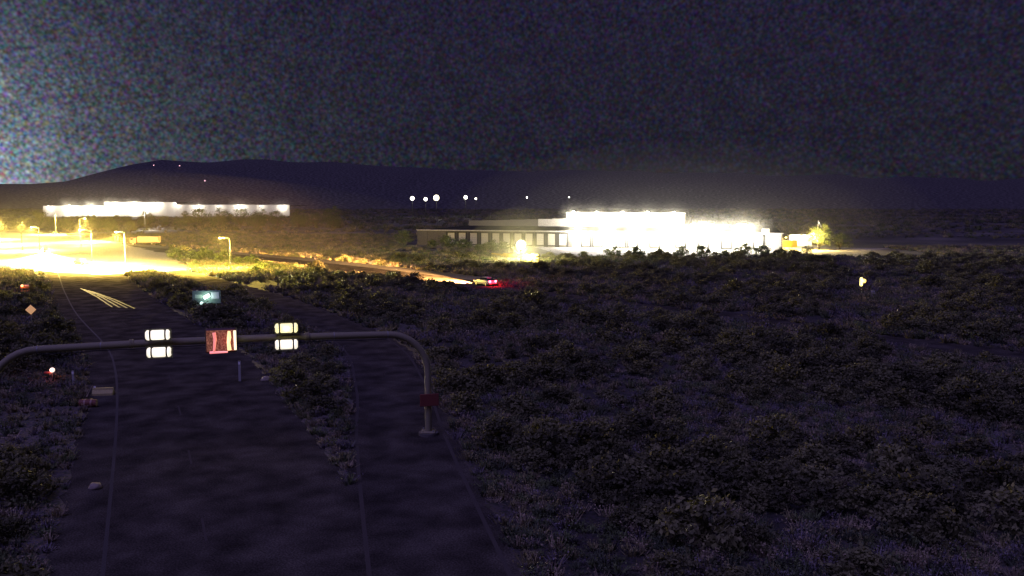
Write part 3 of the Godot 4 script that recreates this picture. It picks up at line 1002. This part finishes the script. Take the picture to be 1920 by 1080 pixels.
# ------------------------------------------------------------------ the sodium lit junction on the left
func junction() -> void:
	var row := [[-190, -312, 16000.0], [-163, -278, 16000.0], [-136, -246, 4000.0], [-112, -210, 5000.0], [-92, -194, 14000.0], [-80, -183, 12000.0], [-186, -362, 7000.0], [-146, -300, 6000.0]]
	for i in row.size():
		street_lamp(Vector3(row[i][0], 0, row[i][1]), 0.4 + i * 0.8, 8.0, ["farthest left", "second from the left", "third from the left", "fourth from the left", "fifth from the left", "rightmost", "rearmost", "rear right"][i] + " yellow street lamp over the bright junction", "yellow street lamps at the junction", SODIUM, row[i][2])
	street_lamp(Vector3(-132.4, 0, -272.3), 2.0, 6.2, "short lamp pole standing at the middle of the bright junction", "", SODIUM, 500.0, 1.0, 0.6)
	street_lamp(Vector3(-167.3, 0, -404.8), 0.0, 8.6, "white lamp pole among trees in front of the far warehouse", "", SOFTWHITE, 300.0, 1.0, 0.6)
	street_lamp(Vector3(-56, 0, -176), 3.0, 7.0, "yellow lamp added to light the ground between ramp and side road", "", Color(1, 0.86, 0.36), 2000.0, 1.6, 1.0)  # invented lamp, brightens the ground right of the junction
	var a := make_car("dark_car", "dark car with headlights on at the near end of the bright junction", Vector3(-96, 0.03, -197.5), -2.2, M.black_paint, Color(1, 0.93, 0.75), 60000.0, 0.0)
	var b := make_car("dark_car", "second dark car, behind the first, with headlights on at the junction", Vector3(-126.5, 0.03, -240), 3.6, M.black_paint, Color(1, 0.95, 0.85), 26000.0, 0.0)
	# long pale truck parked behind the bushes
	var t := thing("box_truck", "pale yellow box truck parked behind the lit bushes, cab to the left", "truck", Vector3(-116.5, 0, -281), 0.05)
	part("cargo_box", bevel_box(Vector3(6.6, 1.9, 2.3), 0.08), surf(lin(0.66, 0.58, 0.3), 0.6, 0.0, "grain", 0.4), t, Vector3(1.4, 1.75, 0))
	part("chassis", bevel_box(Vector3(9.0, 0.25, 1.0), 0.03), M.dark, t, Vector3(0.2, 0.62, 0))
	part("cab", bevel_box(Vector3(1.9, 1.6, 2.1), 0.18), surf(lin(0.55, 0.3, 0.16), 0.5), t, Vector3(-3.3, 1.45, 0))
	part("window", bevel_box(Vector3(0.8, 0.55, 2.13), 0.03), M.glass_dark, t, Vector3(-3.6, 1.85, 0))
	for x in [-3.2, 2.6, 3.7]:
		for z in [-0.95, 0.95]:
			var wl := part("wheel", disc(0.44, 0.28, 16), M.rubber, t, Vector3(x, 0.46, z), Vector3(PI / 2, 0, 0))
			part("rim", disc(0.24, 0.3, 12), M.metal, wl)

func horizon_lamps() -> void:
	mast(Vector3(-69.4, 0, -620), 14.3, 3.4, "white mast lamp, leftmost of the row on the horizon")
	mast(Vector3(-60.1, 0, -620), 13.7, 3.0, "small white mast lamp second from left on the horizon")
	mast(Vector3(-51.0, 0, -600), 14.7, 4.6, "largest brightest mast lamp, in the middle of the horizon row", Color(1, 0.95, 0.8))
	mast(Vector3(-33.3, 0, -640), 15.0, 3.2, "white mast lamp just right of the largest one")
	mast(Vector3(-26.0, 0, -640), 14.0, 1.7, "little mast lamp, right end of the row")
	mast(Vector3(11.7, 0, -700), 15.0, 1.3, "tiny lone mast lamp left of the white warehouse")
	mast(Vector3(44.8, 0, -700), 15.0, 0.9, "tiny faint mast lamp above the white warehouse")
	for q in [[-753.0, -1880.0, "left of the two upper pink lamps on the hillside"], [-699.0, -1880.0, "right of the two upper pink lamps on the hillside"], [-535.0, -1555.0, "lower pink lamp on the hillside"]]:
		var o := thing("hillside_lamp", q[2], "lamp", Vector3(q[0], hill_y(q[0], q[1]) - 1.0, q[1]), 0.0, "faint pink lamps on the hillside")
		part("pole", pole(6.0, 0.2, 0.15, 6), M.dark, o, Vector3.ZERO)
		part("lamp_globe", ball(1.5), glow(Color(0.85, 0.62, 0.66), 0.7), o, Vector3(0, 7, 0))
		omni(o, Vector3(0, 7, 2.2), Color(1, 0.7, 0.7), 10.0, 0.3)

func right_end() -> void:
	var s := thing("small_shed", "small white shed lit by its own lamp, right of the low warehouse", "shed", Vector3(90.8, 0, -279), -0.2)
	for i in 4:
		part("wall_panel", bevel_box(Vector3(1.7, 3.3, 0.2), 0.02), M.wall, s, Vector3(-2.6 + 1.74 * i, 1.65, 0))
	part("side_wall", box(Vector3(0.2, 3.2, 5)), M.wall, s, Vector3(-3.4, 1.6, -2.6))
	part("side_wall", box(Vector3(0.2, 3.2, 5)), M.wall, s, Vector3(3.4, 1.6, -2.6))
	part("roof", bevel_box(Vector3(7.6, 0.2, 6.0), 0.04), M.roof, s, Vector3(0, 3.42, -2.5))
	part("door", bevel_box(Vector3(1.0, 2.1, 0.08), 0.02), M.door, s, Vector3(1.4, 1.06, 0.15))
	wall_lamp(s, Vector3(0, 3.0, 0.1), Color(1, 0.93, 0.75), 260.0, 1.4)
	var f := thing("yard_wall", "low yellow wall joining the low warehouse and the small shed", "wall", Vector3(81.5, 0, -268), 0.35)
	for i in 6:
		part("wall_panel", bevel_box(Vector3(1.94, 1.9, 0.18), 0.02), M.yellow, f, Vector3(-5.0 + 1.96 * i, 0.95, 0))
	part("coping", bevel_box(Vector3(12.0, 0.14, 0.3), 0.02), M.concrete, f, Vector3(-0.1, 1.98, 0))
	street_lamp(Vector3(80.5, 0, -263.5), 0.3, 3.2, "low yellow lamp beside the yellow yard wall", "", Color(1, 0.86, 0.46), 160.0, 0.6, 1.0)
	var l := thing("mast_pole", "thin pole with a pale flag above the yellow lit tree", "flag pole", Vector3(92.4, 0, -268), 0.0)
	part("pole", pole(8.2, 0.09, 0.05), M.white, l)
	var fl := []
	for k in 5:
		var z := sin(k * 1.3) * 0.16
		fl.append(PackedVector3Array([Vector3(k * 0.22, 7.9 - k * 0.32, z), Vector3(k * 0.24 + 0.02, 7.3 - k * 0.36, z + 0.03), Vector3(k * 0.24 + 0.02, 7.3 - k * 0.36, z - 0.03)]))
	part("flag", loft(fl), M.white, l, Vector3(0.06, 0, 0))
	street_lamp(Vector3(84.5, 0, -252.5), 0.3, 4.8, "yellow lamp pole beside the bright tree at the right", "", Color(1, 0.86, 0.46), 700.0, 1.0, 1.0)
	var am := thing("amber_beacon", "single amber beacon on a thin post at the right", "beacon lamp", Vector3(49.6, 0, -125), 0.0)
	part("post", pole(2.5, 0.04, 0.04), M.dark, am)
	part("lamp_globe", bevel_box(Vector3(0.44, 1.26, 0.4), 0.18), glow(Color(1, 0.93, 0.5), 2.2), am, Vector3(-0.12, 3.1, 0))
	part("lamp_globe", ball(0.3), glow(Color(1, 0.82, 0.3), 2.0), am, Vector3(0.26, 3.22, 0))
	omni(am, Vector3(0, 3.1, 0.6), Color(1, 0.8, 0.4), 1.2, 0.2)
	var cb := thing("cable_box", "tiny pale box on the ground below the amber beacon", "box", Vector3(55.3, 0, -135), 0.3)
	part("cabinet", bevel_box(Vector3(0.5, 0.8, 0.4), 0.04), M.white, cb, Vector3(0, 0.4, 0))
	part("lid", bevel_box(Vector3(0.56, 0.08, 0.46), 0.02), M.galv, cb, Vector3(0, 0.85, 0))

# ------------------------------------------------------------------ vegetation
func near_path(p: Vector2, path: PackedVector2Array, lo: float, hi: float) -> bool:
	# whether p lies on the ribbon (offsets to the right of travel) of that path
	for i in path.size() - 1:
		var a := path[i]
		var b := path[i + 1]
		if absf(p.y - a.y) > 40:
			continue
		var d := b - a
		var t := clampf((p - a).dot(d) / d.length_squared(), 0, 1)
		var q := a + d * t
		var n := Vector2(-d.y, d.x).normalized()
		var s := (p - q).dot(n)
		if (p - q).length() < maxf(absf(lo), absf(hi)) and s > lo and s < hi:
			return true
	return false

func vegetation(hwy: PackedVector2Array, rampc: PackedVector2Array, front: PackedVector2Array) -> void:
	var trees := []
	trees.append(make_tree(5.6, 3.6, 1.2, 46, 46))
	trees.append(make_tree(6.8, 3.2, 1.4, 52, 46))
	trees.append(make_tree(4.6, 3.8, 0.8, 44, 46))
	var bushes := []
	bushes.append(make_tree(2.2, 2.0, 0.25, 30, 40))
	bushes.append(make_tree(1.6, 1.7, 0.2, 26, 40))
	bushes.append(make_tree(2.8, 2.1, 0.3, 34, 40))
	# dark trees in front of the far warehouse
	var place := ["leftmost", "second from the left", "third from the left", "fourth from the left", "fifth from the left", "sixth from the left", "seventh from the left", "eighth from the left", "ninth from the left", "tenth from the left", "eleventh from the left", "tenth from the right", "ninth from the right", "eighth from the right", "seventh from the right", "sixth from the right", "fifth from the right", "fourth from the right", "third from the right", "second from the right", "rightmost"]
	for i in place.size():
		plant("mesquite_tree", trees[i % 3], "%s of the dark trees before the far warehouse" % place[i], "tree", "dark trees in front of the far warehouse", Vector3(-212.0 + 6.3 * i + rng.randf_range(-1.5, 1.5), 0, -446 - 14 * sin(i * 2.1)), rng.randf_range(0.85, 1.2) if i < 9 else rng.randf_range(1.2, 1.6))
	# trees at the far left, above the junction
	var fl := [[-236.0, -398, 1.5], [-224, -384, 1.2], [-214, -402, 1.45], [-206, -372, 1.0], [-198, -392, 1.2], [-190, -404, 1.0], [-180, -398, 0.9], [-171, -380, 0.8], [-160, -372, 0.8]]
	for i in fl.size():
		plant("mesquite_tree", trees[(i + 1) % 3], "%s from the left of the green trees above the bright junction" % ORD[i], "tree", "green trees behind the junction", Vector3(fl[i][0], 0, fl[i][1]), fl[i][2])
	# bushes lit yellow at the right of the junction
	var yb := [[-81.0, -214, 1.1], [-76, -211, 1.3], [-72, -206, 1.2], [-66.5, -204, 1.1], [-62, -200, 0.9], [-58, -197, 0.8], [-68, -190, 0.6], [-60, -186, 0.7], [-52, -183, 0.6], [-86, -232, 1.0], [-92, -240, 1.1], [-50, -173, 0.6], [-43, -164, 0.6], [-72, -222, 0.9]]
	for i in yb.size():
		plant("round_bush", bushes[i % 3], "%s from the left of the yellow lit bushes beside the junction" % ORD[i], "bush", "yellow lit bushes beside the junction", Vector3(yb[i][0], 0, yb[i][1]), yb[i][2])
	# bushes and trees in front of the low warehouse
	var rb := [[-24.0, -270, 1.2], [-19, -266, 1.3], [-14, -258, 1.2], [-9.5, -248, 1.0], [-6, -240, 1.2], [-2, -252, 1.0], [18, -224, 0.8], [25, -219, 1.0], [31, -221, 1.1], [37, -222, 1.2], [42.5, -223, 1.0], [48, -224, 1.2], [53.5, -223, 1.0], [59, -226, 1.2], [64.5, -228, 1.1], [70, -230, 1.1]]
	for i in rb.size():
		plant("round_bush", bushes[(i + 1) % 3], "%s from the left of the bushes before the low warehouse" % ORD[i], "bush", "bushes in front of the low warehouse", Vector3(rb[i][0], 0, rb[i][1]), rb[i][2])
	var rt := [[-34.0, -276, 0.8], [-27, -284, 0.7], [78, -234, 0.5]]
	for i in rt.size():
		plant("mesquite_tree", trees[i % 3], ["dark tree at the left corner of the low warehouse", "small tree touching the left end of the low warehouse", "small tree near the right end of the yard"][i], "tree", "", Vector3(rt[i][0], 0, rt[i][1]), rt[i][2])
	plant("mesquite_tree", trees[1], "bright yellow lit tree beside the small white shed", "tree", "", Vector3(88.8, 0, -256), 1.05)
	plant("mesquite_tree", trees[2], "olive tree right of the bright yellow lit tree", "tree", "", Vector3(95.5, 0, -258), 0.95)
	# scattered dry scrub over the open ground
	var protos := []
	for k in 3:
		var v := PackedVector3Array()
		var col := PackedColorArray()
		for i in 34:
			var a := rng.randf() * TAU
			var u := rng.randf()
			var p := Vector3(cos(a) * u * 0.5, 0, sin(a) * u * 0.5)
			var q := p + Vector3(p.x * 0.9 + rng.randfn() * 0.08, rng.randf_range(0.25, 0.75), p.z * 0.9 + rng.randfn() * 0.08)
			var w := Vector3(-sin(a), 0, cos(a)) * rng.randf_range(0.03, 0.09)
			var c := Color.WHITE * rng.randf_range(0.6, 1.2)
			for z in [p - w, q, p + w]:
				v.append(z)
				col.append(c)
			leaf_quad(v, col, q, 0.09, Color.WHITE * rng.randf_range(0.6, 1.2))
		protos.append(colored(v, col))
	var tones := [Color(0.2, 0.18, 0.075), Color(0.1, 0.125, 0.045), Color(0.14, 0.12, 0.13), Color(0.26, 0.21, 0.13), Color(0.07, 0.085, 0.045)]
	var junction_area := PackedVector2Array(JUNCTION)
	var field := FastNoiseLite.new()
	field.seed = 91
	field.frequency = 0.03
	for k in 3:
		var where := []
		var tint := []
		while where.size() < 17000:
			var d := 26.0 + 330.0 * pow(rng.randf(), 0.8)
			var p := Vector2(rng.randf_range(-0.66, 0.66) * d, -d)
			if field.get_noise_2d(p.x, p.y) + rng.randf_range(-0.5, 0.5) < -0.12:
				continue
			if near_path(p, hwy, -2.2, 11.5) or near_path(p, rampc, -3.6, 3.0) or near_path(p, front, -6.0 if p.x < -3 else -3.2, 10.0 if p.x < -3 else 2.4):
				continue
			if Geometry2D.is_point_in_polygon(p, junction_area):
				continue
			if p.x > 2 and p.x < 112 and d > 222 or d > 268 and p.x > -34:
				continue
			var s := rng.randf_range(0.3, 1.1) * (0.75 if d < 90 else 1.2)
			where.append(Transform3D(Basis(Vector3.UP, rng.randf() * TAU).scaled(Vector3(s, s * rng.randf_range(0.6, 1.2), s)), Vector3(p.x, 0, p.y)))
			tint.append(tones[rng.randi() % tones.size()] * rng.randf_range(0.7, 1.3))
		var mm := MultiMesh.new()
		mm.transform_format = MultiMesh.TRANSFORM_3D
		mm.use_colors = true
		mm.mesh = protos[k]
		mm.instance_count = where.size()
		for i in where.size():
			mm.set_instance_transform(i, where[i])
			mm.set_instance_color(i, tint[i])
		var g := MultiMeshInstance3D.new()
		g.name = ["dry_scrub", "desert_grass", "low_brush"][k]
		g.multimesh = mm
		g.material_override = M.scrub if M.has("scrub") else scrub_mat()
		g.set_meta("kind", "stuff")
		tag(g, ["dry scrub scattered over the dark open ground", "desert grass tufts scattered over the dark open ground", "low brush scattered over the dark open ground"][k], ["scrub", "grass", "brush"][k])
		add_child(g)
	var dense := FastNoiseLite.new()
	dense.seed = 17
	dense.frequency = 0.045
	for k in 2:
		var bw := []
		var bt := []
		while bw.size() < [1500, 900][k]:
			var d := 30.0 + 190.0 * pow(rng.randf(), 0.7)
			var p := Vector2(rng.randf_range(-0.66, 0.66) * d, -d)
			if dense.get_noise_2d(p.x + k * 300.0, p.y) + rng.randf_range(-0.25, 0.25) < 0.12:
				continue
			if near_path(p, hwy, -3.2, 12.5) or near_path(p, rampc, -4.6, 4.0) or p.x > -42 and p.x < -28 and d < 79 and d > 52 or p.x > 47 and p.x < 58 and d < 137 and d > 112 or near_path(p, front, -7.0 if p.x < 0 else -4.2, 11.0 if p.x < 0 else 4.0) or d > 150 and p.x < -40 or d > 190 and p.x > -8 and p.x < 8:
				continue
			var s := rng.randf_range(0.3, 0.95)
			bw.append(Transform3D(Basis(Vector3.UP, rng.randf() * TAU).scaled(Vector3(s, s * rng.randf_range(0.6, 1.0), s)), Vector3(p.x, 0, p.y)))
			bt.append(Color(1.7, 1.3, 1.7) * rng.randf_range(0.4, 1.2))
		var bm := MultiMesh.new()
		bm.transform_format = MultiMesh.TRANSFORM_3D
		bm.use_colors = true
		bm.mesh = bushes[k].crown
		bm.instance_count = bw.size()
		for i in bw.size():
			bm.set_instance_transform(i, bw[i])
			bm.set_instance_color(i, bt[i])
		var bg := MultiMeshInstance3D.new()
		bg.name = ["desert_bushes", "creosote_bushes"][k]
		bg.multimesh = bm
		bg.material_override = M.leaf
		bg.set_meta("kind", "stuff")
		tag(bg, ["clumps of dark round bushes over the open ground", "clumps of low spreading bushes over the open ground"][k], "bushes")
		add_child(bg)
	# far brush between the junction, the warehouses and the foot of the hills
	var spots := []
	var hues := []
	while spots.size() < 16000:
		var d := 325.0 + 773.0 * pow(rng.randf(), 0.9)
		var p := Vector2(rng.randf_range(-0.66, 0.66) * d, -d)
		if field.get_noise_2d(p.x * 0.5, p.y * 0.5) + rng.randf_range(-0.4, 0.4) < -0.05:
			continue
		if near_path(p, hwy, -5, 14.0) or near_path(p, rampc, -5, 5) or near_path(p, front, -7, 9):
			continue
		if Geometry2D.is_point_in_polygon(p, junction_area) or p.x > -34 and p.x < 112 and d < 400 or p.x < -168 and p.x > -375 and d > 672 and d < 770:
			continue
		var s := rng.randf_range(1.0, 3.6) * (0.6 if d < 400 else 1.0)
		spots.append(Transform3D(Basis(Vector3.UP, rng.randf() * TAU).scaled(Vector3(s, s * rng.randf_range(0.5, 1.0), s)), Vector3(p.x, 0, p.y)))
		hues.append(tones[rng.randi() % tones.size()] * rng.randf_range(0.5, 1.2))
	var far := MultiMesh.new()
	far.transform_format = MultiMesh.TRANSFORM_3D
	far.use_colors = true
	far.mesh = protos[1]
	far.instance_count = spots.size()
	for i in spots.size():
		far.set_instance_transform(i, spots[i])
		far.set_instance_color(i, hues[i])
	var fb := MultiMeshInstance3D.new()
	fb.name = "far_brush"
	fb.multimesh = far
	fb.material_override = M.scrub
	fb.set_meta("kind", "stuff")
	tag(fb, "dark brush covering the far flat ground below the hills", "brush")
	add_child(fb)

func scrub_mat() -> StandardMaterial3D:
	var m := StandardMaterial3D.new()
	m.vertex_color_use_as_albedo = true
	m.roughness = 0.9
	M.scrub = m
	return m
